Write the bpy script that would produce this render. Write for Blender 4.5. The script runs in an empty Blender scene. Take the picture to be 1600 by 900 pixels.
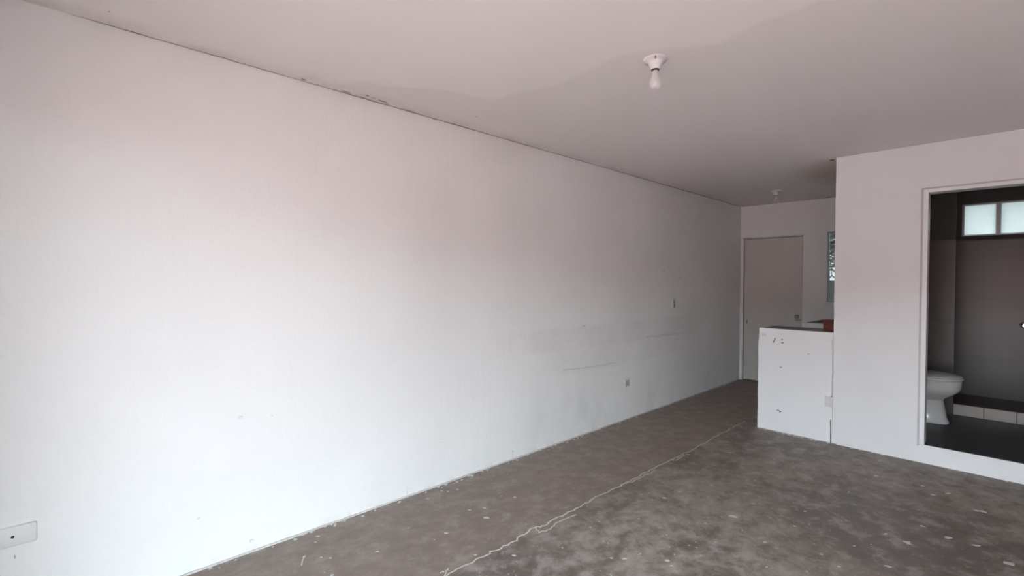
import bpy, bmesh, math, random
from mathutils import Vector, Matrix, noise
random.seed(7)
S = bpy.context.scene
C = S.collection
PI = math.pi

# ------------------------------------------------------------------ camera
FPX, YAW, PITCH, ROLL = 743.18, 0.807735, -0.014581, 0.00567
CAM = Vector((2.5886, 0.0, 1.3529))
fwd = Vector((-math.sin(YAW)*math.cos(PITCH), math.cos(YAW)*math.cos(PITCH), math.sin(PITCH)))
rt0 = Vector((math.cos(YAW), math.sin(YAW), 0))
up0 = rt0.cross(fwd)
rt = rt0*math.cos(ROLL) + up0*math.sin(ROLL)
up = -rt0*math.sin(ROLL) + up0*math.cos(ROLL)
cd = bpy.data.cameras.new('camera'); cam = bpy.data.objects.new('camera', cd); C.objects.link(cam)
cd.sensor_width = 36; cd.lens = FPX/1600*36; cd.clip_start = 0.02
m = Matrix((rt, up, -fwd)).transposed().to_4x4(); m.translation = CAM
cam.matrix_world = m
S.camera = cam

# ------------------------------------------------------------------ world, sun, exposure
S.view_settings.view_transform = 'Standard'
S.view_settings.look = 'None'
S.view_settings.gamma = 1
S.view_settings.exposure = 0.22
W = bpy.data.worlds.new('overcast_sky'); S.world = W; W.use_nodes = True
bg = W.node_tree.nodes['Background']
bg.inputs[0].default_value = (0.76, 0.92, 1.0, 1)      # even bright overcast sky
bg.inputs[1].default_value = 18.5
sd = bpy.data.lights.new('sun', 'SUN'); sun = bpy.data.objects.new('sun', sd); C.objects.link(sun)
sd.energy = 7.0; sd.angle = math.radians(12); sd.color = (1.0, 0.93, 0.85)
# the sun stands high behind the house and lights the building across the way
sun.rotation_euler = Vector((-0.25, -0.62, -1.0)).to_track_quat('-Z', 'Y').to_euler()

# ------------------------------------------------------------------ room dimensions (metres)
H = 2.4
XR = 3.75            # right wall
YF = -0.46           # inner face of front wall
YB = 6.8675          # inner face of back wall
YP = 4.7064          # face of bathroom front wall / bar
XP = 1.5755          # face of kitchen / bathroom wall
XBL = 1.69           # bathroom side of it
T = 0.12
ZB = 0.13            # bathroom floor level


def ray(px, py, axis, val):
    d = rt*((px-800)/FPX) - up*((py-450)/FPX) + fwd
    t = (val - CAM[axis])/d[axis]
    return CAM + d*t

# ------------------------------------------------------------------ node helper
class NT:
    def __init__(self, name):
        self.m = bpy.data.materials.new(name); self.m.use_nodes = True
        self.t = self.m.node_tree; self.t.nodes.clear()
        self.out = self.t.nodes.new('ShaderNodeOutputMaterial')
        self.co = self.t.nodes.new('ShaderNodeTexCoord').outputs['Object']

    def put(self, sock, v):
        if isinstance(v, bpy.types.NodeSocket): self.t.links.new(v, sock)
        elif v is not None:
            if hasattr(sock.default_value, '__len__') and isinstance(v, (tuple, list)) and len(v) < len(sock.default_value):
                v = tuple(v) + (1.0,)
            sock.default_value = v

    def math(self, op, a, b=None, c=None, clamp=False):
        n = self.t.nodes.new('ShaderNodeMath'); n.operation = op; n.use_clamp = clamp
        for i, v in enumerate((a, b, c)):
            if v is not None: self.put(n.inputs[i], v)
        return n.outputs[0]

    def xyz(self, v=None):
        n = self.t.nodes.new('ShaderNodeSeparateXYZ'); self.put(n.inputs[0], v or self.co); return n.outputs

    def mapc(self, scale=(1, 1, 1), loc=(0, 0, 0), v=None):
        n = self.t.nodes.new('ShaderNodeMapping'); self.put(n.inputs[0], v or self.co)
        n.inputs['Scale'].default_value = scale; n.inputs['Location'].default_value = loc
        return n.outputs[0]

    def noise(self, scale, detail=4, rough=0.5, v=None, dist=0.0, color=False):
        n = self.t.nodes.new('ShaderNodeTexNoise'); self.put(n.inputs['Vector'], v or self.co)
        n.inputs['Scale'].default_value = scale; n.inputs['Detail'].default_value = detail
        n.inputs['Roughness'].default_value = rough; n.inputs['Distortion'].default_value = dist
        return n.outputs['Color' if color else 'Fac']

    def smooth(self, v, a, b, lo=0.0, hi=1.0):
        n = self.t.nodes.new('ShaderNodeMapRange'); n.interpolation_type = 'SMOOTHSTEP'
        self.put(n.inputs[0], v)
        n.inputs[1].default_value = a; n.inputs[2].default_value = b
        n.inputs[3].default_value = lo; n.inputs[4].default_value = hi
        return n.outputs[0]

    def mix(self, f, a, b, mode='MIX'):
        n = self.t.nodes.new('ShaderNodeMix'); n.data_type = 'RGBA'; n.blend_type = mode
        self.put(n.inputs[0], f); self.put(n.inputs[6], a); self.put(n.inputs[7], b)
        return n.outputs[2]

    def box(self, axis_ranges, soft):
        """soft rectangular mask on object coordinates: {axis: (lo, hi)}"""
        s = self.xyz(); r = None
        for ax, (lo, hi) in axis_ranges.items():
            q = soft if ax == 2 else max(soft, .35)
            a = self.smooth(s[ax], lo-q, lo+q); b = self.smooth(s[ax], hi-q, hi+q, 1, 0)
            k = self.math('MULTIPLY', a, b); r = k if r is None else self.math('MULTIPLY', r, k)
        return r

    def bump(self, h, strength=0.3, dist=0.01, normal=None):
        n = self.t.nodes.new('ShaderNodeBump'); n.inputs['Strength'].default_value = strength
        n.inputs['Distance'].default_value = dist; self.put(n.inputs['Height'], h)
        if normal: self.put(n.inputs['Normal'], normal)
        return n.outputs[0]

    def princ(self, color, rough=0.6, metal=0.0, normal=None, spec=0.5, **kw):
        n = self.t.nodes.new('ShaderNodeBsdfPrincipled')
        self.put(n.inputs['Base Color'], color); self.put(n.inputs['Roughness'], rough)
        self.put(n.inputs['Metallic'], metal); n.inputs['Specular IOR Level'].default_value = spec
        if normal: self.put(n.inputs['Normal'], normal)
        for k, v in kw.items(): self.put(n.inputs[k.replace('_', ' ')], v)
        self.t.links.new(n.outputs[0], self.out.inputs[0]); return self.m


def simple(name, col, rough=0.6, metal=0.0, spec=0.5, nscale=30, namt=0.08, bump=0.0):
    n = NT(name)
    f = n.noise(nscale, 4)
    dark = tuple(c*(1-namt) for c in col)
    nrm = n.bump(n.noise(nscale*3, 4), bump, 0.003) if bump else None
    return n.princ(n.mix(f, dark, col), rough, metal, nrm, spec)

# ------------------------------------------------------------------ mesh helpers
def link(name, me, mat, parent=None):
    o = bpy.data.objects.new(name, me); C.objects.link(o)
    if mat and not me.materials: me.materials.append(mat)
    if parent is not None: o.parent = parent
    return o


def obj(name, bm, mat, parent=None, smooth=False):
    bmesh.ops.recalc_face_normals(bm, faces=bm.faces)
    me = bpy.data.meshes.new(name); bm.to_mesh(me); bm.free()
    if smooth:
        for p in me.polygons: p.use_smooth = True
        if hasattr(me, 'set_sharp_from_angle'): me.set_sharp_from_angle(angle=math.radians(40))
    return link(name, me, mat, parent)


def tag(o, label, cat=None, group=None, kind=None):
    o['label'] = label
    if cat: o['category'] = cat
    if group: o['group'] = group
    if kind: o['kind'] = kind
    return o


def thing(name, label, cat, loc, group=None):
    o = bpy.data.objects.new(name, None); C.objects.link(o); o.location = loc
    o.empty_display_size = 0.05
    return tag(o, label, cat, group)


def box(bm, x0, x1, y0, y1, z0, z1, bev=0.0, seg=2):
    r = bmesh.ops.create_cube(bm, size=1)
    for v in r['verts']:
        v.co = Vector((x0+(v.co.x+.5)*(x1-x0), y0+(v.co.y+.5)*(y1-y0), z0+(v.co.z+.5)*(z1-z0)))
    if bev:
        es = list({e for v in r['verts'] for e in v.link_edges})
        bmesh.ops.bevel(bm, geom=es, offset=bev, segments=seg, profile=.5, affect='EDGES')
    return bm


def bx(*a, **k):
    return box(bmesh.new(), *a, **k)


def lathe(bm, prof, loc=(0, 0, 0), n=32, axis='z'):
    rings = []
    for r, z in prof:
        ring = []
        for i in range(n):
            a = 2*PI*i/n; x, y = max(r, 1e-5)*math.cos(a), max(r, 1e-5)*math.sin(a)
            p = {'z': (x, y, z), 'y': (x, z, y), 'x': (z, x, y)}[axis]
            ring.append(bm.verts.new(Vector(p)+Vector(loc)))
        rings.append(ring)
    for a, b in zip(rings, rings[1:]):
        for i in range(n): bm.faces.new((a[i], a[(i+1) % n], b[(i+1) % n], b[i]))
    bm.faces.new(rings[0]); bm.faces.new(rings[-1])
    return bm


def loft(bm, rings):
    vs = [[bm.verts.new(p) for p in r] for r in rings]
    n = len(vs[0])
    for a, b in zip(vs, vs[1:]):
        for i in range(n): bm.faces.new((a[i], a[(i+1) % n], b[(i+1) % n], b[i]))
    bm.faces.new(vs[0]); bm.faces.new(vs[-1])
    return bm


def wall_grid(us, zs, holes, fixed_axis, f0, f1):
    """slab spanning breaks us x zs, thickness f0..f1, cells in holes left open; no inner faces"""
    bm = bmesh.new(); cache = {}
    def V(i, k, s):
        key = (i, k, s)
        if key not in cache:
            u, z, f = us[i], zs[k], (f0, f1)[s]
            cache[key] = bm.verts.new((f, u, z) if fixed_axis == 0 else (u, f, z))
        return cache[key]
    solid = {(i, k) for i in range(len(us)-1) for k in range(len(zs)-1)} - set(holes)
    for (i, k) in solid:
        for s in (0, 1): bm.faces.new([V(i, k, s), V(i+1, k, s), V(i+1, k+1, s), V(i, k+1, s)])
        for di, dk, e in ((-1, 0, ((i, k), (i, k+1))), (1, 0, ((i+1, k), (i+1, k+1))), (0, -1, ((i, k), (i+1, k))), (0, 1, ((i, k+1), (i+1, k+1)))):
            if (i+di, k+dk) not in solid:
                a, b = e; bm.faces.new([V(*a, 0), V(*b, 0), V(*b, 1), V(*a, 1)])
    return bm


def blob(bm, c, u, v, ru, rv, n=9, jag=0.35, h=None, seed=0):
    """small irregular flake: centre c, in-plane axes u, v, lifted/thick along h"""
    rnd = random.Random(seed)
    ring = []
    for i in range(n):
        a = 2*PI*i/n; k = 1-jag*rnd.random()
        ring.append(Vector(c)+u*(ru*k*math.cos(a))+v*(rv*k*math.sin(a)))
    b = [bm.verts.new(p) for p in ring]; t = [bm.verts.new(p+h - (p-Vector(c))*0.15) for p in ring]
    bm.faces.new(t)
    for i in range(n): bm.faces.new((b[i], b[(i+1) % n], t[(i+1) % n], t[i]))
    return bm


def strip(bm, pts, w, nrm, h=0.0012):
    """thin raised band of varying width along pts"""
    L = []; nrm = Vector(nrm)
    for i, p in enumerate(pts):
        d = (pts[min(i+1, len(pts)-1)]-pts[max(i-1, 0)]).normalized(); s = d.cross(nrm).normalized()
        ww = w(i/(len(pts)-1)) if callable(w) else w
        L.append([bm.verts.new(p+s*ww), bm.verts.new(p+s*ww*.5+nrm*h), bm.verts.new(p-s*ww*.5+nrm*h), bm.verts.new(p-s*ww)])
    for a, b in zip(L, L[1:]):
        for j in range(3): bm.faces.new((a[j], a[j+1], b[j+1], b[j]))
    return bm


def jagged(pts, n, amp, plane, seed=1):
    rnd = random.Random(seed); out = []
    for a, b in zip(pts, pts[1:]):
        for i in range(n):
            p = a.lerp(b, i/n)
            q = p.copy()
            for ax in plane: q[ax] += rnd.uniform(-amp, amp)
            out.append(q)
    out.append(pts[-1].copy()); return out

# ------------------------------------------------------------------ materials
def plaster(name, base, dirt, bumpk=0.35, left=False, back=False):
    n = NT(name)
    s = n.xyz()
    big = n.noise(0.9, 3, .5)
    col = n.mix(n.math('MULTIPLY', n.smooth(big, .35, .7), .5), base, dirt)
    fine = n.noise(14, 5, .6)
    streak = n.noise(5, 4, .6, v=n.mapc((6, 6, .35)))
    col = n.mix(n.math('MULTIPLY', n.smooth(streak, .5, .75), .05), col, dirt)
    if left:
        grime = (0.44, 0.43, 0.42)
        # patched, rubbed bands low on the far half of the wall
        nz = n.noise(2.6, 5, .65)
        b1 = n.box({1: (2.9, 5.4), 2: (.55, .80)}, .02)
        b2 = n.box({1: (2.5, 5.4), 2: (.78, .96)}, .03)
        k = n.math('ADD', n.math('MULTIPLY', b1, .12), n.math('MULTIPLY', b2, .15))
        k = n.math('MULTIPLY', k, n.smooth(nz, .3, .62))
        low = n.math('MULTIPLY', n.smooth(s[2], .1, .75, 1, 0), n.smooth(n.noise(3.5, 5, .6, v=n.mapc((1, 1, .5))), .48, .72))
        low = n.math('MULTIPLY', low, n.smooth(s[1], 1.6, 3.6, 0.03, .2))
        k = n.math('ADD', k, low)
        # damp spot high up
        d = n.box({1: (2.15, 2.45), 2: (2.22, 2.38)}, .07)
        k = n.math('ADD', k, n.math('MULTIPLY', d, .15))
        col = n.mix(k, col, grime)
        edge = n.math('MULTIPLY', n.smooth(s[2], 0, .05, 1, 0), n.smooth(n.noise(9, 4), .45, .65))
        col = n.mix(n.math('MULTIPLY', edge, .25), col, (.45, .43, .41))
    h = n.math('ADD', n.math('MULTIPLY', fine, .3), n.math('MULTIPLY', streak, .35))
    h = n.math('ADD', h, n.math('MULTIPLY', n.noise(60, 3), .25))
    return n.princ(col, .55, 0, n.bump(h, bumpk, .012), .35)


M = {}
M['left'] = plaster('white_paint_on_plaster', (.84, .825, .815), (.76, .74, .73), .3, left=True)
M['wall'] = plaster('white_wall_paint', (.80, .785, .79), (.72, .70, .70), .15)
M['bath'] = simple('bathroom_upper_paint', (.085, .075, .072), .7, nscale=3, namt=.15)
M['trim'] = simple('white_metal_frame_paint', (.82, .81, .82), .4, nscale=12, namt=.05)
M['door'] = simple('cream_door_paint', (.60, .57, .54), .5, nscale=4, namt=.06)
M['dark'] = simple('dark_gap', (.05, .045, .04), .9)
M['hole'] = simple('black_recess', (.02, .02, .02), .9)
M['plate'] = simple('ivory_plastic', (.76, .76, .75), .35, nscale=20, namt=.03)
M['plateshade'] = simple('grey_plastic', (.42, .42, .42), .45)
M['porcelain'] = simple('white_porcelain', (.74, .72, .72), .25, nscale=20, namt=.03)
M['ceramic'] = simple('toilet_ceramic', (.74, .72, .70), .12, nscale=10, namt=.02)
M['chrome'] = simple('chrome', (.75, .75, .76), .15, 1.0, namt=.02)
M['brass'] = simple('dull_brass_screw', (.35, .32, .28), .4, .8)
M['terracotta'] = simple('terracotta', (.17, .048, .030), .85, nscale=40, namt=.3, bump=.3)
M['flake'] = simple('dried_white_paint', (.55, .53, .51), .7)
M['filler'] = simple('crack_filler', (.60, .56, .52), .8, nscale=60, namt=.3)
M['stainedge'] = simple('soot_in_crack', (.20, .17, .155), .9, nscale=25, namt=.4)
M['peel'] = simple('peeling_paint_edge', (.50, .46, .445), .8, nscale=60, namt=.4)
M['alu'] = simple('grey_aluminium', (.30, .31, .33), .4, .6)

# ceiling: white paint, faintly darker past a wavy curve, a brown stain near the kitchen
n = NT('ceiling_paint')
s = n.xyz()
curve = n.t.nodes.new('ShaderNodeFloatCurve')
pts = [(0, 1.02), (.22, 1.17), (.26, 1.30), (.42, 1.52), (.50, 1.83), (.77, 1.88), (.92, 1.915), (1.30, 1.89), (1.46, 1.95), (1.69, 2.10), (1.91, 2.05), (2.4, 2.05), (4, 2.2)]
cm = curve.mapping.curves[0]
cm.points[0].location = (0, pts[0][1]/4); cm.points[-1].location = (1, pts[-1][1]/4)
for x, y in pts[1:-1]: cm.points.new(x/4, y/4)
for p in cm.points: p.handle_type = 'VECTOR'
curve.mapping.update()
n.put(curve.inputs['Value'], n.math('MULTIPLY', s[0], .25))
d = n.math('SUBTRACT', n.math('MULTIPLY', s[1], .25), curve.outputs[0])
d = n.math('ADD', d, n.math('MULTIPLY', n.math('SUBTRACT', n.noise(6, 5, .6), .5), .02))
past_curve = n.math('MULTIPLY', n.smooth(d, -.004, .006), n.smooth(d, .05, .5, 1, .35))
big = n.noise(1.1, 3, .5)
col = n.mix(n.math('MULTIPLY', n.smooth(big, .35, .7), .4), (.86, .82, .805), (.82, .78, .765))
col = n.mix(n.math('MULTIPLY', past_curve, .22), col, (.64, .58, .56))
# brown damp near bathroom corner
dx = n.math('SUBTRACT', s[0], 1.55); dy = n.math('MULTIPLY', n.math('SUBTRACT', s[1], 5.55), .6)
rr = n.math('SQRT', n.math('ADD', n.math('MULTIPLY', dx, dx), n.math('MULTIPLY', dy, dy)))
rr = n.math('ADD', rr, n.math('MULTIPLY', n.math('SUBTRACT', n.noise(3, 4), .5), .25))
col = n.mix(n.math('MULTIPLY', n.smooth(rr, .12, .55, 1, 0), .6), col, (.50, .38, .28))
# grey grime along the left edge
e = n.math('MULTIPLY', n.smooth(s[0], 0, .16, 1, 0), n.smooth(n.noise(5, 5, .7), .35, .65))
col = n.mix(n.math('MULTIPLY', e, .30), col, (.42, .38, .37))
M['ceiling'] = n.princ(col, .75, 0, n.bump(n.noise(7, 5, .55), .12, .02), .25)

# concrete floor
n = NT('worn_concrete')
s = n.xyz()
w1 = n.noise(1.1, 6, .66, dist=.3); w2 = n.noise(8.5, 6, .7, v=n.mapc((1, .8, 1)), dist=.25); w3 = n.noise(16, 5, .7)
col = n.mix(n.smooth(w1, .36, .64), (0.134, 0.108, 0.093), (0.259, 0.215, 0.187))
col = n.mix(n.math('MULTIPLY', n.smooth(w2, .48, .68), .55), col, (0.394, 0.347, 0.311))
col = n.mix(n.math('MULTIPLY', n.smooth(w2, .34, .50, 1, 0), .62), col, (0.100, 0.081, 0.071))
col = n.mix(n.math('MULTIPLY', n.smooth(w3, .56, .72), .45), col, (0.499, 0.443, 0.406))
# plainer brown strip between the wall and the crack
bs = n.smooth(n.math('ADD', s[0], n.math('MULTIPLY', n.noise(3, 3), .08)), .82, .92, 1, 0)
col = n.mix(n.math('MULTIPLY', bs, .65), col, n.mix(n.smooth(w2, .4, .7), (0.227, 0.174, 0.147), (0.284, 0.223, 0.190)))
# powdery pale wear in the foreground
pw = n.math('MULTIPLY', n.box({0: (.95, 1.9), 1: (.9, 2.6)}, .35), n.smooth(w2, .42, .6))
col = n.mix(n.math('MULTIPLY', pw, .25), col, (0.480, 0.443, 0.423))
# white dust against the walls
dust = n.math('MULTIPLY', n.smooth(s[0], .0, .045, 1, 0), n.smooth(n.noise(11, 5, .7), .5, .6))
col = n.mix(n.math('MULTIPLY', dust, .5), col, (0.500, 0.480, 0.460))
sp = n.smooth(n.noise(34, 2, .5, v=n.mapc((1, .6, 1))), .735, .77)
col = n.mix(n.math('MULTIPLY', sp, .7), col, (0.450, 0.486, 0.454))
rgh = n.smooth(w1, .3, .7, .42, .62)
M['floor'] = n.princ(col, rgh, 0, n.bump(n.math('ADD', w2, n.math('MULTIPLY', w3, .5)), .12, .01), .4)

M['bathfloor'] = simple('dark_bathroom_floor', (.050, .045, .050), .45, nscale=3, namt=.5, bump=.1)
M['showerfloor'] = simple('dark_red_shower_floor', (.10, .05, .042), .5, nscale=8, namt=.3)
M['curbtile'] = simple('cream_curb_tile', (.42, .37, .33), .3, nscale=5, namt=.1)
M['bartop'] = None
n = NT('bare_concrete_top')
M['bartop'] = n.princ(n.mix(n.smooth(n.noise(4, 5, .6), .35, .65), (.10, .088, .078), (.21, .19, .185)), .6, 0, n.bump(n.noise(30, 4), .2, .004))
# wall tile: 20 cm square tiles, hardly visible joints
n = NT('beige_wall_tile')
br = n.t.nodes.new('ShaderNodeTexBrick'); br.offset = 0
sx = n.xyz(); cmb = n.t.nodes.new('ShaderNodeCombineXYZ'); n.put(cmb.inputs[0], sx[0]); n.put(cmb.inputs[1], sx[2])
n.put(br.inputs['Vector'], cmb.outputs[0]); br.inputs['Scale'].default_value = 1
br.inputs['Brick Width'].default_value = .2; br.inputs['Row Height'].default_value = .2
br.inputs['Mortar Size'].default_value = .0025; br.inputs['Mortar Smooth'].default_value = .3
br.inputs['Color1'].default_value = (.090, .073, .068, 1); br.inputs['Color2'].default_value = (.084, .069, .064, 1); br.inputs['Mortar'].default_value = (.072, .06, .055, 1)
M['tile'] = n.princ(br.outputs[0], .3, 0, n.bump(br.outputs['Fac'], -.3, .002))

def glass_mat(name, tint, clear):
    n = NT(name)
    tr = n.t.nodes.new('ShaderNodeBsdfTransparent'); tr.inputs[0].default_value = (*tint, 1)
    tl = n.t.nodes.new('ShaderNodeBsdfTranslucent'); n.put(tl.inputs[0], n.mix(n.noise(9, 4), tuple(t*.93 for t in tint), tint))
    gl = n.t.nodes.new('ShaderNodeBsdfGlossy'); gl.inputs['Roughness'].default_value = .08
    mx = n.t.nodes.new('ShaderNodeMixShader'); mx.inputs[0].default_value = clear
    n.t.links.new(tl.outputs[0], mx.inputs[1]); n.t.links.new(tr.outputs[0], mx.inputs[2])
    m2 = n.t.nodes.new('ShaderNodeMixShader'); m2.inputs[0].default_value = .06
    n.t.links.new(mx.outputs[0], m2.inputs[1]); n.t.links.new(gl.outputs[0], m2.inputs[2])
    n.t.links.new(m2.outputs[0], n.out.inputs[0]); return n.m
M['frost'] = glass_mat('frosted_glass', (.40, .405, .395), .03)
M['clear'] = glass_mat('clear_glass', (.22, .22, .215), .95)
n = NT('milky_bulb_glass'); M['bulb'] = n.princ((.86, .84, .84), .2, 0, None, .5, Alpha=.42)
M['ground'] = simple('red_brown_paving', (.31, .185, .165), .8, nscale=3, namt=.2)
M['facade'] = simple('pink_render', (.20, .125, .11), .85, nscale=1, namt=.12)
M['fence'] = simple('grey_boundary_wall', (.07, .065, .07), .85, nscale=3, namt=.3)
M['leaf'] = simple('palm_leaf', (.10, .125, .105), .4, nscale=8, namt=.5)
M['bark'] = simple('bark', (.12, .09, .07), .9, nscale=20, namt=.4)
M['soil'] = simple('yard_soil', (.16, .13, .10), .9, nscale=5, namt=.3)

# ------------------------------------------------------------------ setting
struct = lambda o, lab, cat='wall': tag(o, lab, cat, kind='structure')

floor = struct(obj('floor', bx(-T, XR+T, YF-T, YB+T, -.12, 0), M['floor']), 'worn grey brown concrete floor with a long pale crack', 'floor')
ceiling = struct(obj('ceiling', bx(-T, XR+T, YF-T, YB+T, H, H+.14), M['ceiling']), 'off white painted concrete ceiling with a brown damp stain', 'ceiling')
wl = bmesh.new()
# plaster surface with a slightly uneven face
ny, nz_ = 120, 40
vs = [[None]*(nz_+1) for _ in range(ny+1)]
for i in range(ny+1):
    for k in range(nz_+1):
        y = (YF-T)+(YB+2*T-YF)*i/ny; z = H*k/nz_
        dx = .004*noise.noise(Vector((0, y*1.1, z*1.3))) + .0015*noise.noise(Vector((3, y*5, z*5)))
        if k in (0, nz_): dx = min(dx, 0)*.5
        vs[i][k] = wl.verts.new((dx, y, z))
for i in range(ny):
    for k in range(nz_): wl.faces.new((vs[i][k], vs[i+1][k], vs[i+1][k+1], vs[i][k+1]))
bk = [wl.verts.new((-T, y, z)) for y, z in ((YF-T, 0), (YB+T, 0), (YB+T, H), (YF-T, H))]
wl.faces.new(bk)
wl.faces.new([vs[i][nz_] for i in range(ny+1)]+[bk[2], bk[3]]); wl.faces.new([vs[i][0] for i in range(ny+1)]+[bk[1], bk[0]])
wl.faces.new(vs[0]+[bk[3], bk[0]]); wl.faces.new(vs[ny]+[bk[2], bk[1]])
wall_left = struct(obj('wall_left', wl, M['left'], smooth=True), 'long white plastered wall on the left, bright near the camera')
wall_right = struct(obj('wall_right', bx(XR, XR+T, YF-T, YB+T, 0, H), M['wall']), 'white wall on the right, out of view')
# front wall behind the camera: wide glazed door opening
FX0, FX1, FZ1 = 1.15, 3.65, 1.99
wall_front = struct(obj('wall_front', wall_grid([-T, FX0, FX1, XR+T], [0, FZ1, H], {(1, 0)}, 1, YF-T, YF), M['wall']), 'white wall with the wide open doorway behind the camera')
# back wall: door, kitchen window, bathroom window
DX0, DX1, DZ = 0.0, .772, 1.967
KX0, KX1, KZ0, KZ1 = 1.025, 1.50, 1.115, 1.984
BX0, BX1, BZ0, BZ1 = 2.235, 2.80, 1.845, 2.18
us = [-T, DX0+.002, DX1, KX0, KX1, BX0, BX1, XR+T]; zs = [0, KZ0, BZ0, DZ, KZ1, BZ1, H]
holes = {(1, 0), (1, 1), (1, 2), (3, 1), (3, 2), (3, 3), (5, 2), (5, 3), (5, 4)}
wall_back = struct(obj('wall_back', wall_grid(us, zs, holes, 1, YB, YB+T), M['wall']), 'shaded back wall with the rear door and kitchen window')
# kitchen / bathroom divider and bathroom front wall
wall_kitchen = struct(obj('wall_kitchen_side', bx(XP, XBL, YP+.11, YB, 0, H), M['wall']), 'white wall between kitchen and bathroom')
OX0, OX1, OZ0, OZ1 = 2.159, 2.93, .138, 2.034
wall_bath = struct(obj('wall_bathroom_front', wall_grid([XP, OX0, OX1, XR], [0, OZ0, OZ1, H], {(1, 1)}, 1, YP, YP+.11), M['wall']), 'white wall right of the bar with the bathroom doorway')
# bathroom linings
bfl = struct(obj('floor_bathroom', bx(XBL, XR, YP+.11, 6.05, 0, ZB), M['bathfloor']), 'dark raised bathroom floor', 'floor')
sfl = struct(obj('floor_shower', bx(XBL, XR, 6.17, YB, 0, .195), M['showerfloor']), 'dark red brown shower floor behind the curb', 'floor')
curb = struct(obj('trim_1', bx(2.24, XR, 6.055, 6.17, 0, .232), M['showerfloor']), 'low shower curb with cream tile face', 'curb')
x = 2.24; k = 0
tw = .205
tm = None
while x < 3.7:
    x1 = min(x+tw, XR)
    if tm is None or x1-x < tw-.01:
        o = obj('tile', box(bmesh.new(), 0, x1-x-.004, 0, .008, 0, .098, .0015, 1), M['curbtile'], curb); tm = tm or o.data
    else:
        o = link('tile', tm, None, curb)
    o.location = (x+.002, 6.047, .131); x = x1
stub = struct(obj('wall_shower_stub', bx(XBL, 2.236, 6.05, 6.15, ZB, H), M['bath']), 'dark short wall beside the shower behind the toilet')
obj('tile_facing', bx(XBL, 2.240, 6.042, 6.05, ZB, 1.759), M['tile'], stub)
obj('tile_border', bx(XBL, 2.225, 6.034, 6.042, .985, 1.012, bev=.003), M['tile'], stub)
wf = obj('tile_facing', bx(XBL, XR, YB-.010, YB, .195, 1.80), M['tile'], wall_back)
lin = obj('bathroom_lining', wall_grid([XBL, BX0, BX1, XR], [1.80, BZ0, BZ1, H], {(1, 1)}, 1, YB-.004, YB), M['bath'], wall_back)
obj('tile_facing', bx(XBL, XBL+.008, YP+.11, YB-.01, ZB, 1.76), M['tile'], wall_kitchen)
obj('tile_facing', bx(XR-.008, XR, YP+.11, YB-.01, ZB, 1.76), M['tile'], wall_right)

# doorway frame (bathroom) -> trim_2
fr = bmesh.new()
e = .0
box(fr, OX0-.026, OX0+.004, YP-.008, YP+.118, OZ0, OZ1+.022, .002, 1)
box(fr, OX1-.004, OX1+.026, YP-.008, YP+.118, OZ0, OZ1+.022, .002, 1)
box(fr, OX0+.004, OX1-.004, YP-.008, YP+.118, OZ1-.004, OZ1+.022, .002, 1)
frame = struct(obj('trim_2', fr, M['trim']), 'white metal frame around the bathroom doorway', 'door frame')
ff = bmesh.new()
box(ff, OX0-.038, OX0-.026, YP-.004, YP, OZ0-.012, OZ1+.034, .001, 1)
box(ff, OX0-.026, OX1+.03, YP-.004, YP, OZ1+.022, OZ1+.034, .001, 1)
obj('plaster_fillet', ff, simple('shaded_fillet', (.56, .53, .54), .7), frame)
obj('threshold', bx(OX0+.004, OX1-.004, YP+.002, YP+.112, OZ0, OZ0+.003), M['bathfloor'], frame)

# rear door
door = struct(thing('door_1', 'closed cream rear door in the back wall beside the bar', 'door', (0, YB+.02, 0)), 'closed cream rear door in the back wall beside the bar', 'door')
def child(name, bm, mat, par, **k):
    for v in bm.verts: v.co -= par.matrix_world.translation if par.parent else par.location
    return obj(name, bm, mat, par, **k)
child('door_leaf', bx(.048, .757, YB+.022, YB+.062, .012, 1.945, bev=.002), M['door'], door)
f2 = bmesh.new()
box(f2, .004, .040, YB-.006, YB+.10, 0, 1.962, .003, 1)
box(f2, .762, .772, YB+.012, YB+.10, 0, 1.962, .001, 1)
box(f2, .040, .762, YB+.012, YB+.10, 1.953, 1.965, .001, 1)
child('door_frame', f2, M['trim'], door)
child('door_backing', bx(.001, .772, YB+.101, YB+.115, 0, 1.967), M['hole'], door)
hd = bmesh.new(); lathe(hd, [(.012, 0), (.012, -.03), (.022, -.036), (.024, -.05), (.016, -.06), (.0, -.062)], (.715, YB+.022, .915), 16, 'y')
h_ = child('door_knob', hd, M['brass'], door, smooth=True); h_['label'] = 'dull metal door knob'
hb = bmesh.new(); box(hb, .69, .745, YB+.002, YB+.022, .868, .884, .003, 1)
child('latch', hb, M['brass'], door)
hg = bmesh.new(); lathe(hg, [(.008, 0), (.008, .05)], (.088, YB+.018, .785), 10)
child('hinge', hg, M['brass'], door)

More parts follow.
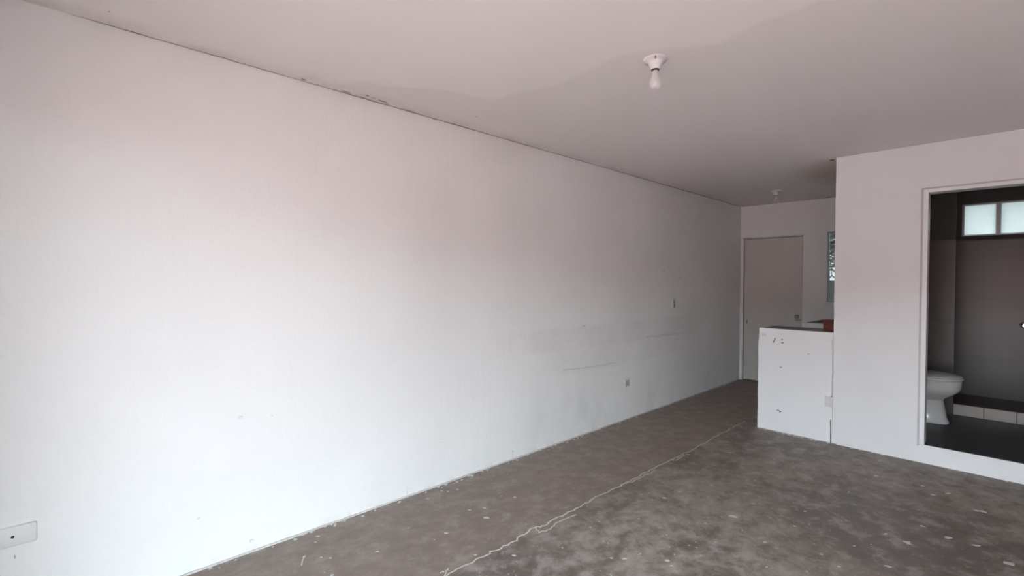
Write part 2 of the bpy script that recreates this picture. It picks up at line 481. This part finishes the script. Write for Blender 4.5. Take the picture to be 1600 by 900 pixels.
# kitchen window (window_1) and bathroom window (window_2)
w1_ = struct(thing('window_1', 'narrow kitchen window in the back wall showing leaves outside', 'window', (KX0, YB, KZ0)), 'narrow kitchen window in the back wall showing leaves outside', 'window')
f3 = bmesh.new()
for a in ((KX0, KX0+.012, KZ0, KZ1), (KX1-.012, KX1, KZ0, KZ1), (KX0+.012, KX1-.012, KZ0, KZ0+.012), (KX0+.012, KX1-.012, KZ1-.012, KZ1), (KX0+.012, KX1-.012, 1.545, 1.562)):
    box(f3, a[0], a[1], YB+.05, YB+.08, a[2], a[3], .001, 1)
child('window_frame', f3, M['alu'], w1_)
child('pane', bx(KX0+.012, KX1-.012, YB+.062, YB+.066, KZ0+.012, 1.545), M['clear'], w1_)
child('pane', bx(KX0+.012, KX1-.012, YB+.062, YB+.066, 1.562, KZ1-.012), M['clear'], w1_)
sl = child('window_sill', bx(KX0-.01, KX1+.01, YB-.025, YB+.05, KZ0-.035, KZ0-.0, bev=.003), M['trim'], w1_)

w2_ = struct(thing('window_2', 'small high bathroom window of two frosted panes', 'window', (BX0, YB, BZ0)), 'small high bathroom window of two frosted panes', 'window')
f4 = bmesh.new()
for a in ((BX0, BX0+.017, BZ0, BZ1), (BX1-.017, BX1, BZ0, BZ1), (BX0+.017, BX1-.017, BZ0, BZ0+.014), (BX0+.017, BX1-.017, BZ1-.014, BZ1), (2.486, 2.521, BZ0+.014, BZ1-.014)):
    box(f4, a[0], a[1], YB+.0, YB+.05, a[2], a[3], .001, 1)
child('window_frame', f4, M['alu'], w2_)
child('pane', bx(BX0+.017, 2.486, YB+.022, YB+.027, BZ0+.014, BZ1-.014), M['frost'], w2_)
child('pane', bx(2.521, BX1-.017, YB+.012, YB+.017, BZ0+.014, BZ1-.014), M['frost'], w2_)

# front opening: open sliding door frame behind the camera
fd = struct(obj('door_2', wall_grid([FX0, FX0+.04, FX1-.04, FX1], [0, FZ1-.04, FZ1], {(1, 0)}, 1, YF-.09, YF-.03), M['alu']), 'grey aluminium frame of the open front door behind the camera', 'door')

# ------------------------------------------------------------------ bar (half wall)
BL = .985
bar = thing('half_wall_bar', 'white painted half wall bar with a bare concrete top, left of the bathroom wall', 'counter', (BL, YP, 0))
bb = bmesh.new()
ux = [BL, BL+.02, 1.2, 1.4, XP]; N = 24
# slightly irregular front slab
rows = []
for k in range(15):
    z = .912*k/14; row = []
    for i in range(13):
        xx = BL+(XP-.002-BL)*i/12
        if i == 0: xx += .004*noise.noise(Vector((z*7, 2, 0))) + (.006 if .80 < z < .93 else 0)
        yy = YP+.0015*noise.noise(Vector((xx*6, z*6, 1)))
        row.append((xx, yy, z))
    rows.append(row)
fv = [[bb.verts.new(p) for p in r] for r in rows]
bv = [[bb.verts.new((p[0], YP+.40, p[2])) for p in (r[0], r[-1])] for r in rows]
for k in range(14):
    for i in range(12): bb.faces.new((fv[k][i], fv[k][i+1], fv[k+1][i+1], fv[k+1][i]))
    bb.faces.new((fv[k][0], fv[k+1][0], bv[k+1][0], bv[k][0])); bb.faces.new((fv[k][12], fv[k+1][12], bv[k+1][1], bv[k][1]))
    bb.faces.new((bv[k][0], bv[k+1][0], bv[k+1][1], bv[k][1]))
bb.faces.new(fv[0]+[bv[0][1], bv[0][0]]); bb.faces.new(fv[14]+[bv[14][1], bv[14][0]])
child('half_wall', bb, M['wall'], bar)
bt = bmesh.new(); box(bt, BL+.008, XP-.001, YP+.022, YP+.405, .905, .930, .004, 2)
c_ = child('worktop', bt, M['bartop'], bar); c_['label'] = 'bare dark concrete top of the bar'
br_ = bmesh.new(); box(br_, BL+.004, XP-.001, YP-.001, YP+.024, .900, .934, .005, 2)
child('painted_edge', br_, M['wall'], bar)
U, V_, Hn = Vector((1, 0, 0)), Vector((0, 0, 1)), Vector((0, -1, 0))
def mark(name, x, z, rx, rz, mat, seed, par=bar, h=.003, jag=.4, parloc=None):
    bm = bmesh.new(); blob(bm, (x, YP-.0016, z), U, V_, rx, rz, 10, jag, Hn*h, seed)
    return child(name, bm, mat, par)
mg = simple('chipped_plaster', (.36, .35, .35), .9, nscale=50, namt=.5)
b0 = bmesh.new(); strip(b0, [Vector((1.113, YP-.0016, .808)), Vector((1.119, YP-.0016, .825)), Vector((1.128, YP-.0016, .852))], .005, (0, -1, 0), .002)
child('chip', b0, mg, bar)
mark('chip', 1.184, .842, .010, .008, mg, 2)
mark('chip', 1.187, .813, .011, .009, mg, 3)
mark('chip', 1.176, .589, .012, .007, mg, 4)
mark('chip', 1.392, .735, .008, .008, simple('faint_chip', (.5, .49, .49), .9), 5)
mark('chip', 1.160, .197, .016, .007, mg, 6)
mark('chip', 1.176, .189, .010, .007, M['hole'], 7)
mark('paint_patch', 1.03, .872, .03, .018, simple('paint_patch', (.70, .68, .70), .6), 8, h=.001)
# cracks along the joint between bar and wall
jm = simple('joint_line', (.58, .57, .575), .9, nscale=20, namt=.3)
b1 = bmesh.new()
strip(b1, jagged([Vector((1.566, YP-.001, .0)), Vector((1.564, YP-.001, .20))], 6, .0012, (0,), 3), .0035, (0, -1, 0), .001)
j_ = child('joint_crack', b1, simple('open_joint', (.12, .11, .11), .9), bar); j_['label'] = 'dark open crack where the bar meets the wall'
b2 = bmesh.new()
strip(b2, jagged([Vector((1.570, YP-.001, .40)), Vector((1.570, YP-.001, .60)), Vector((1.566, YP-.001, .88))], 6, .0015, (0,), 4), .0022, (0, -1, 0), .001)
child('joint_crack', b2, jm, bar)
b3 = bmesh.new(); box(b3, 1.520, 1.563, YP-.006, YP, .305, .392, .003, 2)
child('filler_patch', b3, simple('patch_paint', (.66, .65, .67), .6), bar)
mark('chip', 1.566, .395, .008, .010, mg, 9)

# brick on the bar
bk_ = thing('terracotta_brick', 'red terracotta brick standing on the bar top against the wall', 'brick', (1.52, 4.93, .930))
bm = bmesh.new(); box(bm, 1.462, 1.570, 4.86, 5.02, .930, 1.025, .004, 2)
child('brick_body', bm, M['terracotta'], bk_)
bshade = simple('brick_core_shade', (.12, .035, .022), .9)
for kx in (1.489, 1.543):
    for kz in (.955, .999): child('core_hole', bx(kx-.012, kx+.012, 4.8592, 4.8606, kz-.013, kz+.013), bshade, bk_)

# kitchen counter against the back wall
kc = thing('kitchen_counter', 'white edged kitchen counter with dark top under the back window', 'counter', (.99, 6.05, 0))
child('counter_base', bx(.995, XP-.001, 6.07, YB-.001, 0, .845), M['wall'], kc)
child('front_edge', bx(.985, XP-.001, 6.03, 6.065, .845, .905, bev=.004), M['trim'], kc)
child('worktop', bx(1.0, XP-.001, 6.066, YB-.001, .846, .902, bev=.003), M['bartop'], kc)
bm = bmesh.new()
box(bm, 1.06, 1.50, 6.30, 6.70, .9022, .906, .0015, 1)
child('sink_rim', bm, M['hole'], kc)
fa = bmesh.new()
lathe(fa, [(.022, 0), (.022, -.008), (.011, -.012), (.011, -.07), (.014, -.09), (.0, -.092)], (1.15, YB, 1.045), 16, 'y')
lathe(fa, [(.012, 0), (.012, -.05), (.008, -.055)], (1.15, YB-.075, 1.04), 12, 'z')
lathe(fa, [(.018, .0), (.020, .015), (.004, .02)], (1.15, YB-.045, 1.056), 12, 'z')
faucet = thing('wall_faucet', 'small metal tap on the back wall below the kitchen window', 'tap', (1.15, YB, 1.04))
child('tap_body', fa, M['brass'], faucet, smooth=True)

# ------------------------------------------------------------------ toilet, facing +x
TX, TY = XBL-.018, 5.62
toilet = thing('toilet', 'white ceramic toilet with closed lid seen through the bathroom doorway', 'toilet', (TX, TY, ZB))
def egg(xb, xf, hw, z, n=28, p=2.0):
    """egg outline: back xb, front xf, half width hw"""
    out = []; xc = xb+(xf-xb)*.42
    for i in range(n):
        a = 2*PI*i/n; c, s_ = math.cos(a), math.sin(a)
        r = (xf-xc) if c > 0 else (xc-xb)
        out.append(Vector((TX+xc+r*math.copysign(abs(c)**(2/p), c), TY+hw*math.copysign(abs(s_)**(2/p), s_), ZB+z)))
    return out
bm = bmesh.new()
loft(bm, [egg(.16, .57, .105, 0, p=2.8), egg(.16, .572, .108, .012, p=2.8), egg(.17, .555, .098, .05, p=2.6), egg(.17, .54, .093, .15, p=2.4),
          egg(.165, .532, .096, .20), egg(.155, .548, .115, .222), egg(.145, .595, .150, .252), egg(.135, .632, .174, .285), egg(.125, .648, .182, .315), egg(.125, .652, .183, .378), egg(.13, .645, .178, .385)])
child('bowl', bm, M['ceramic'], toilet, smooth=True)
bm = bmesh.new()
loft(bm, [egg(.16, .652, .182, .386), egg(.155, .66, .188, .390), egg(.155, .66, .188, .402), egg(.165, .652, .180, .408)])
child('seat', bm, M['ceramic'], toilet, smooth=True)
bm = bmesh.new()
loft(bm, [egg(.17, .648, .178, .409), egg(.165, .655, .184, .412), egg(.165, .655, .184, .418), egg(.18, .63, .168, .428), egg(.22, .56, .12, .436), egg(.30, .45, .05, .439)])
child('lid', bm, M['ceramic'], toilet, smooth=True)
bm = bmesh.new(); box(bm, TX+.030, TX+.185, TY-.21, TY+.21, ZB+.36, ZB+.70, .022, 3)
child('tank', bm, M['ceramic'], toilet, smooth=True)
bm = bmesh.new(); box(bm, TX+.029, TX+.195, TY-.22, TY+.22, ZB+.70, ZB+.735, .010, 3)
child('tank_lid', bm, M['ceramic'], toilet, smooth=True)
bm = bmesh.new(); box(bm, TX+.02, TX+.19, TY-.10, TY+.10, ZB+.18, ZB+.362, .02, 2)
child('bowl_neck', bm, M['ceramic'], toilet, smooth=True)
bm = bmesh.new(); lathe(bm, [(.012, 0), (.012, .012), (.005, .016)], (TX+.184, TY-.15, ZB+.64), 12, 'x'); box(bm, TX+.198, TX+.206, TY-.155, TY-.085, ZB+.634, ZB+.646, .003, 1)
child('flush_lever', bm, M['chrome'], toilet)

# shower valve on the far bathroom wall
val = thing('shower_valve', 'round chrome shower valve on the tiled wall at the right edge', 'valve', (2.70, YB-.010, .947))
bm = bmesh.new(); lathe(bm, [(.036, 0), (.036, -.006), (.026, -.010)], (2.70, YB-.010, .947), 24, 'y')
child('escutcheon', bm, M['brass'], val, smooth=True)
bm = bmesh.new(); lathe(bm, [(.012, -.010), (.012, -.03), (.024, -.034), (.026, -.055), (.018, -.064), (0.0, -.066)], (2.70, YB-.010, .947), 20, 'y')
child('knob', bm, M['chrome'], val, smooth=True)

# ------------------------------------------------------------------ ceiling lamps
def lamp(x, y, label, s=1.0):
    t = thing('ceiling_lamp', label, 'lamp', (x, y, H), 'porcelain lamp holders on the ceiling')
    bm = bmesh.new()
    lathe(bm, [(.053, 0), (.056, -.003), (.056, -.008), (.053, -.011), (.042, -.014), (.034, -.021), (.028, -.032), (.0245, -.043), (.0235, -.050), (.022, -.052), (.018, -.050)], (x, y, H), 40)
    child('lamp_base', bm, M['porcelain'], t, smooth=True)
    bm = bmesh.new()                                     # mounting slot cut and screw slot seen on the rim
    d = (Vector((CAM.x, CAM.y, 0))-Vector((x, y, 0))).normalized(); sd_ = d.cross(Vector((0, 0, 1)))
    d = Vector((.5, -.85, 0)).normalized(); sd_ = d.cross(Vector((0, 0, 1)))
    box(bm, -.0022, .0022, .043, .0548, -.0185, -.002)
    rotm = Matrix.Rotation(math.atan2(d.y, d.x)-PI/2, 4, 'Z')
    for v in bm.verts: v.co = rotm @ v.co + Vector((x, y, H))
    child('mounting_slot', bm, M['dark'], t)
    bm = bmesh.new(); lathe(bm, [(.0175, -.049), (.0175, -.056), (.015, -.057)], (x, y, H), 28)
    child('socket_ring', bm, M['dark'], t, smooth=True)
    bm = bmesh.new()
    prof = [(.0135, -.055), (.0145, -.064), (.0165, -.072), (.019, -.079), (.0225, -.088), (.0265, -.098), (.0285, -.108), (.029, -.120), (.0275, -.131), (.021, -.138), (.011, -.141), (.002, -.142)]
    lathe(bm, [(r*.93, z) for r, z in prof], (x, y, H), 28)
    b = child('bulb', bm, M['bulb'], t, smooth=True)
    bm = bmesh.new(); lathe(bm, [(.012, -.055), (.0125, -.072), (.006, -.078), (.004, -.092), (.002, -.094)], (x, y, H), 16)
    g = obj('bulb_stem', bm, M['porcelain'], b, smooth=True)
    for v in g.data.vertices: v.co -= Vector((x, y, H))
    return t
lamp(1.425, 2.035, 'white porcelain lamp holder with bare bulb on the ceiling nearest the camera')
lamp(.735, 5.93, 'small far porcelain lamp holder with bare bulb near the rear door')

# ------------------------------------------------------------------ left wall fittings
def plate(name, label, cat, y0, y1, z0, z1, depth=.007, rad=.008, hole=None):
    t = thing(name, label, cat, (0, (y0+y1)/2, (z0+z1)/2))
    bm = bmesh.new(); r = rad; pts_ = []
    for cy, cz, a0 in ((y1-r, z1-r, 0), (y0+r, z1-r, 90), (y0+r, z0+r, 180), (y1-r, z0+r, 270)):
        for i in range(6):
            a = math.radians(a0+18*i); pts_.append((cy+r*math.cos(a), cz+r*math.sin(a)))
    my, mz = (y0+y1)/2, (z0+z1)/2
    loft(bm, [[Vector((x_, my+(y-my)*k_, mz+(z-mz)*k_)) for y, z in pts_] for x_, k_ in ((-.004, 1), (depth*.5, 1), (depth*.85, .985), (depth, .955))])
    child('cover_plate', bm, M['plate'], t, smooth=True)
    return t
p1 = plate('cover_plate', 'large blank cover plate with one centre hole low on left wall', 'cover plate', -.192, -.062, .341, .416, .009)
p1.name = 'blank_cover_plate'
bm = bmesh.new(); lathe(bm, [(.0052, .0), (.0052, .0094), (.002, .0096)], (0, -.127, .378), 14, 'x')
child('centre_hole', bm, M['hole'], p1)
p2 = plate('wall_outlet', 'small power outlet low on the far left wall', 'outlet', 3.99, 4.095, .315, .398, .006)
bm = bmesh.new(); box(bm, .004, .009, 4.018, 4.078, .328, .384, .002, 1)
child('outlet_insert', bm, M['plateshade'], p2)
p3 = plate('light_switch', 'narrow light switch on the far left wall near the kitchen', 'switch', 4.93, 5.00, 1.06, 1.175, .007)
bm = bmesh.new(); box(bm, .005, .012, 4.950, 4.980, 1.085, 1.15, .002, 1)
child('rocker', bm, M['plateshade'], p3)

# nicks, chips and loose flakes on the left wall
def wallnick(px, py, ry, rz, mat, seed, name='wall_nick'):
    p = ray(px, py, 0, 0.0)
    bm = bmesh.new(); blob(bm, (.0008, p.y, p.z), Vector((0, 1, 0)), V_, ry, rz, 9, .4, Vector((.004, 0, 0)), seed)
    o = obj(name, bm, mat, wall_left); return o
nm = simple('rubbed_grey', (.46, .43, .42), .8)
lt = simple('loose_white_paint', (.80, .80, .80), .6)
wallnick(23, 870, .0025, .010, nm, 1)
for i, (px, py, ry, rz) in enumerate([(1063, 434, .02, .018), (1061, 420, .006, .03), (1037, 423, .02, .02), (913, 509, .03, .012)]):
    wallnick(px, py, ry, rz, simple('scuff', (.70, .675, .665), .7), 20+i, 'scuff')
for i, (px, py, r) in enumerate([(634, 762, .012), (638, 764, .007), (801, 706, .012), (393, 845, .012), (376, 652, .012), (688, 692, .008), (425, 650, .006), (500, 826, .012), (428, 850, .008), (310, 810, .006), (765, 585, .01), (840, 640, .01)]):
    wallnick(px, py, r, r*.9, lt, 40+i, 'paint_blister')
# two drip lines under nicks
for i, (px, py, py2) in enumerate([(636, 766, 778), (801, 708, 722)]):
    a, b = ray(px, py, 0, .001), ray(px, py2, 0, .001)
    bm = bmesh.new(); strip(bm, [a, a.lerp(b, .5), b], .0012, (1, 0, 0), .001); obj('hairline_crack', bm, nm, wall_left)
# horizontal trowel edges in the patched band
for i, seq in enumerate([[(880, 579), (925, 573), (962, 567)], [(1010, 527), (1045, 523), (1068, 521)]]):
    bm = bmesh.new(); strip(bm, jagged([ray(x_, y_, 0, .0015) for x_, y_ in seq], 5, .004, (2,), i), .004, (1, 0, 0), .0015)
    obj('trowel_edge', bm, simple('trowel_edge', (.70, .685, .68), .8), wall_left)
# crumbs of plaster where the wall meets the floor
bm = bmesh.new(); rnd = random.Random(5)
for i in range(150):
    y = rnd.uniform(.2, YB-.3); r = rnd.uniform(.002, .009)
    blob(bm, (rnd.uniform(.0, .05)**1.0, y, 0.0), U, Vector((0, 1, 0)), r, r*1.6, 7, .4, Vector((0, 0, .002+r*.25)), i)
for i in range(60):
    xx = rnd.choice((rnd.uniform(BL, XP), rnd.uniform(BL-.02, XR-.3))); r = rnd.uniform(.002, .007)
    blob(bm, (xx, YP-rnd.uniform(.003, .03), 0.0), U, Vector((0, 1, 0)), r*1.6, r, 7, .4, Vector((0, 0, .002+r*.3)), i+500)
o = obj('plaster_crumbs', bm, M['flake'], floor); o['kind'] = 'stuff'
# mortar lip along the wall foot
bm = bmesh.new()
pp = [Vector((.004+.004*noise.noise(Vector((0, y*3, 0))), y, .0)) for y in [YF+.02+i*(YB-.06-YF)/90 for i in range(91)]]
strip(bm, pp, lambda t: .006+.006*abs(noise.noise(Vector((t*70, 4, 2)))), (0, 0, 1), .006)
obj('mortar_lip', bm, simple('mortar_lip', (.72, .70, .68), .8, nscale=30, namt=.5), wall_left)
bm = bmesh.new()
pp = [Vector((x_, YP-.004, .0)) for x_ in [BL-.015+i*.04 for i in range(17)]]
strip(bm, pp, lambda t: .006+.012*abs(noise.noise(Vector((t*20, 1, 2))))*(1-t), (0, 0, 1), .006)
obj('mortar_lip', bm, simple('mortar_lip_grey', (.40, .37, .35), .8, nscale=30, namt=.5), floor)

# ------------------------------------------------------------------ ceiling edge cracks and peeling paint
def cpt(px, py, off=0.0):
    p = ray(px, py, 2, H); return p
def edge_crack(y0, y1, w, seed, mat=M['stainedge'], name='edge_crack'):
    n_ = max(3, int((y1-y0)/.03)); rnd = random.Random(seed)
    bm = bmesh.new()
    pp = [Vector((.003+rnd.uniform(0, .004), y0+(y1-y0)*i/n_, H-.0005)) for i in range(n_+1)]
    strip(bm, pp, lambda t: w*(.35+.65*abs(noise.noise(Vector((t*n_*.4, seed, 0)))*1.6))*min(1, 6*t+.1, 6*(1-t)+.1), (0, 0, -1), .0015)
    return obj(name, bm, mat, ceiling)
soft2 = simple('edge_grime', (.36, .32, .30), .9, nscale=20, namt=.4)
soft = simple('faint_edge_grime', (.42, .375, .36), .9, nscale=20, namt=.3)
edge_crack(.05, 1.2, .006, 1, soft); edge_crack(1.0, 2.35, .012, 2, soft); edge_crack(2.2, 3.6, .010, 3, soft2); edge_crack(3.5, 6.8, .014, 4, soft2)
def yy(px, py): return ray(px, py, 0, 0).y
for i, (a, b, w) in enumerate([((985, 273), (998, 277), .016), ((1056, 296), (1068, 300), .012), ((1062, 298), (1110, 311), .010), ((1128, 316), (1155, 325), .014), ((690, 190), (770, 215), .006), ((895, 247), (905, 250), .010), ((205, 50), (222, 56), .008)]):
    edge_crack(yy(*a), yy(*b), w, 10+i)
# peeled flakes
def cflake(px, py, rx, ry, mat, seed, name='paint_flake'):
    p = ray(px, py, 2, H); bm = bmesh.new()
    blob(bm, (p.x, p.y, H), U, Vector((0, 1, 0)), rx, ry, 11, .55, Vector((0, 0, -.0025)), seed)
    return obj(name, bm, mat, ceiling)
for i, (px, py, rx, ry, mt) in enumerate([(574, 149, .007, .012, 'stainedge'), (598, 158, .006, .03, 'stainedge'), (604, 161, .004, .02, 'peel'), (584, 153, .006, .02, 'peel'), (540, 143, .010, .035, 'peel'),
        (566, 152, .006, .03, 'peel'), (640, 173, .006, .05, 'peel'), (212, 53, .010, .016, 'peel'), (170, 18, .004, .004, 'peel'), (474, 124, .012, .016, 'peel'), (745, 182, .005, .007, 'peel'),
        (1300, 250, .022, .03, 'stainedge'), (1294, 308, .04, .04, 'stainedge'), (680, 186, .006, .03, 'stainedge'), (1172, 322, .03, .05, 'peel')]):
    cflake(px, py, rx, ry, M[mt], 70+i)
# line where ceiling meets the back wall and the bathroom wall
for (ax, ay, bx_, by_, w, mt) in ((.02, YB-.003, XP, YB-.003, .009, soft), (XP, YP-.003, XR, YP-.003, .0028, soft)):
    bm = bmesh.new(); n_ = 50
    strip(bm, [Vector((ax+(bx_-ax)*i/n_, ay, H-.0005)) for i in range(n_+1)], lambda t, w=w: w*(.4+abs(noise.noise(Vector((t*25, w*100, 0))))), (0, 0, -1), .0015)
    obj('edge_crack', bm, mt, ceiling)
# pale patch at the right of the ceiling
bm = bmesh.new(); c0 = ray(1590, 196, 2, H)
blob(bm, (c0.x+.25, c0.y-.02, H), U, Vector((0, 1, 0)), .42, .12, 16, .2, Vector((0, 0, -.0015)), 99)
obj('pale_patch', bm, simple('pale_ceiling', (.84, .80, .80), .7), ceiling)

# ------------------------------------------------------------------ floor crack and paint spots
cp = [(690, 908), (712, 890), (745, 874), (768, 862), (800, 848), (826, 830), (834, 824), (850, 822), (872, 808), (900, 795), (930, 778), (962, 763), (975, 756), (1000, 743), (1020, 733), (1044, 720), (1060, 713), (1085, 701), (1102, 692), (1120, 681), (1136, 673), (1148, 666), (1165, 658)]
P3 = [ray(x_, y_, 2, 0) for x_, y_ in cp]
P3[0:0] = [Vector((.84, .6, 0)), Vector((.83, .95, 0))]
for p in P3: p.z = .0003
bm = bmesh.new()
strip(bm, jagged(P3, 5, .008, (0, 1), 11), lambda t: (.0045+.006*abs(noise.noise(Vector((t*60, 0, 3)))))*(1-.35*t), (0, 0, 1), .0012)
o = obj('floor_crack', bm, M['filler'], floor); o['label'] = 'long pale filled crack running toward the bar'
for i, seq in enumerate([[(834, 824), (842, 832), (856, 828), (868, 819), (900, 804)], [(975, 756), (990, 752), (1010, 741), (1024, 736)], [(1044, 720), (1056, 718), (1070, 711)], [(690, 908), (698, 896), (700, 888)]]):
    bm = bmesh.new(); q = [ray(x_, y_, 2, 0.0003) for x_, y_ in seq]
    strip(bm, jagged(q, 4, .008, (0, 1), 20+i), .0035, (0, 0, 1), .001)
    obj('floor_crack', bm, M['filler'], floor)
spots = [(804, 777, 5), (760, 809, 8), (698, 833, 6), (638, 825, 3), (668, 779, 3), (690, 767, 4), (700, 768, 3), (715, 765, 3), (757, 794, 5), (496, 838, 5), (516, 872, 4), (493, 847, 3), (502, 871, 3), (734, 797, 4), (803, 868, 5), (743, 867, 3), (692, 893, 3), (475, 870, 4), (862, 699, 4), (736, 747, 2), (590, 862, 4), (518, 899, 5),
         (1148, 807, 8), (1142, 806, 5), (1014, 770, 3), (1258, 799, 4), (1038, 778, 4), (976, 873, 6), (955, 872, 4), (1043, 876, 6), (1050, 884, 4), (1198, 886, 4), (1388, 885, 6), (1530, 798, 9), (1538, 800, 6), (1574, 880, 9), (1580, 882, 5), (1442, 759, 3), (1368, 744, 5), (1458, 773, 5), (1482, 771, 5), (1482, 840, 7), (1440, 822, 4), (1525, 852, 6), (1383, 834, 5), (1417, 847, 7), (1420, 850, 5), (1310, 885, 4), (1077, 852, 3), (1195, 847, 4), (948, 675, 3), (1079, 628, 3), (1140, 707, 4), (1075, 710, 4), (1062, 768, 4), (1242, 822, 3), (1335, 853, 3), (1374, 720, 3), (1284, 866, 3), (1102, 818, 3), (875, 700, 3), (1240, 730, 3)]
bm = bmesh.new()
for i, (px, py, r) in enumerate(spots):
    p = ray(px, py, 2, 0); d = (p-CAM).length; rr_ = r*d/FPX*.62
    e1 = Vector((rnd.uniform(.5, 1), rnd.uniform(.3, 1), 0)).normalized(); e2 = Vector((-e1.y, e1.x, 0))
    blob(bm, p, e1, e2, rr_*1.3, rr_*rnd.uniform(.5, 1.0), 9, .6, Vector((0, 0, .0012)), 300+i)
for i in range(420):
    p = Vector((rnd.uniform(.02, XR-.1), rnd.uniform(.3, 4.5), 0)); r = rnd.choice((.0015, .002, .0025, .003, .004, .006))
    if rnd.random() < .55: p.x = rnd.uniform(.9, 2.6); p.y = rnd.uniform(.9, 2.8)
    e1 = Vector((rnd.uniform(-1, 1), rnd.uniform(-1, 1), 0)).normalized(); e2 = Vector((-e1.y, e1.x, 0))
    blob(bm, p, e1, e2, r*1.5, r*.8, 7, .5, Vector((0, 0, .0008)), 900+i)
o = obj('paint_spots', bm, M['flake'], floor); o['kind'] = 'stuff'; o['label'] = 'white dried paint spots'
# long scratch
bm = bmesh.new(); strip(bm, [ray(x_, y_, 2, .0003) for x_, y_ in ((477, 868), (473, 875), (471, 884))], .003, (0, 0, 1), .001); obj('scratch', bm, M['flake'], floor)

# ------------------------------------------------------------------ outside, front: paving and the building across
gf = struct(obj('floor_front_yard', bx(-70, 70, -60, YF-T, -.16, -.04), M['ground']), 'red brown paving in front of the house, out of view', 'ground')
struct(obj('added_porch_roof', bx(-T, XR+T, YF-T-1.1, YF-T, 2.0, 2.12), M['facade']), 'added pink porch roof over the front door, out of view', 'porch roof')  # added overhang, keeps sky light off the upper walls
struct(obj('facing_building', bx(-60, 60, -42, -36, -.04, 5.3), M['facade']), 'long pink rendered building across the way, out of view', 'building')  # unseen building, distance and height set to block the low sky
# ------------------------------------------------------------------ outside, back: yard, boundary wall, palm-like shrub
gb = struct(obj('floor_back_yard', bx(-10, 14, YB+T, 20, -.16, -.04), M['soil']), 'bare soil of the back yard', 'ground')
bw = struct(obj('wall_boundary', bx(-10, 14, 10.4, 10.6, -.04, 1.40), M['fence']), 'dark grey boundary wall seen through the kitchen window')
def frond_tree(name, label, x, y, h, nf, seed, L=1.2):
    t = thing(name, label, 'tree', (x, y, -.04)); rnd = random.Random(seed)
    bm = bmesh.new(); lathe(bm, [(.10, -.04), (.085, .4), (.08, h*.7), (.07, h)], (x, y, 0), 12)
    child('trunk', bm, M['bark'], t, smooth=True)
    for i in range(nf):
        a = 2*PI*i/nf*2.4+rnd.uniform(-.2, .2); el = rnd.uniform(-.3, 1.2); Lf = L*rnd.uniform(.7, 1.1)
        bm = bmesh.new(); d = Vector((math.cos(a), math.sin(a), 0)); side = Vector((-d.y, d.x, 0))
        pts_ = []
        for k in range(9):
            s_ = k/8; pts_.append(Vector((x, y, h))+d*(Lf*s_*math.cos(el)*(1-.15*s_))+Vector((0, 0, Lf*(s_*math.sin(el)-.55*s_*s_))))
        for k in range(1, 9):
            p = pts_[k]; q = pts_[k-1]; dr = (p-q).normalized()
            for sg in (-1, 1):
                ll = .34*math.sin(PI*min(1, .25+.75*k/9)); tip = p+side*sg*ll+dr*ll*.7+Vector((0, 0, -ll*.35))
                w_ = dr*.022
                v = [bm.verts.new(c) for c in (p-w_, p+w_, p.lerp(tip, .6)+w_*1.1, tip, p.lerp(tip, .6)-w_*1.1)]
                bm.faces.new(v)
            r0 = Vector((0, 0, .008)); v = [bm.verts.new(c) for c in (q-side*.008, q+side*.008, p+side*.008, p-side*.008)]; bm.faces.new(v)
        child('frond', bm, M['leaf'], t)
frond_tree('palm_tree', 'leafy palm behind the boundary wall, seen through the kitchen window', -.25, 12.4, 2.1, 40, 3, 1.35)
struct(obj('added_roof_eave', bx(-T, XR+T, YB+T, YB+T+1.0, H-.02, H+.14), M['wall']), 'added concrete eave over the rear door and windows, out of view', 'eave')  # added to block the upper sky from the rear windows
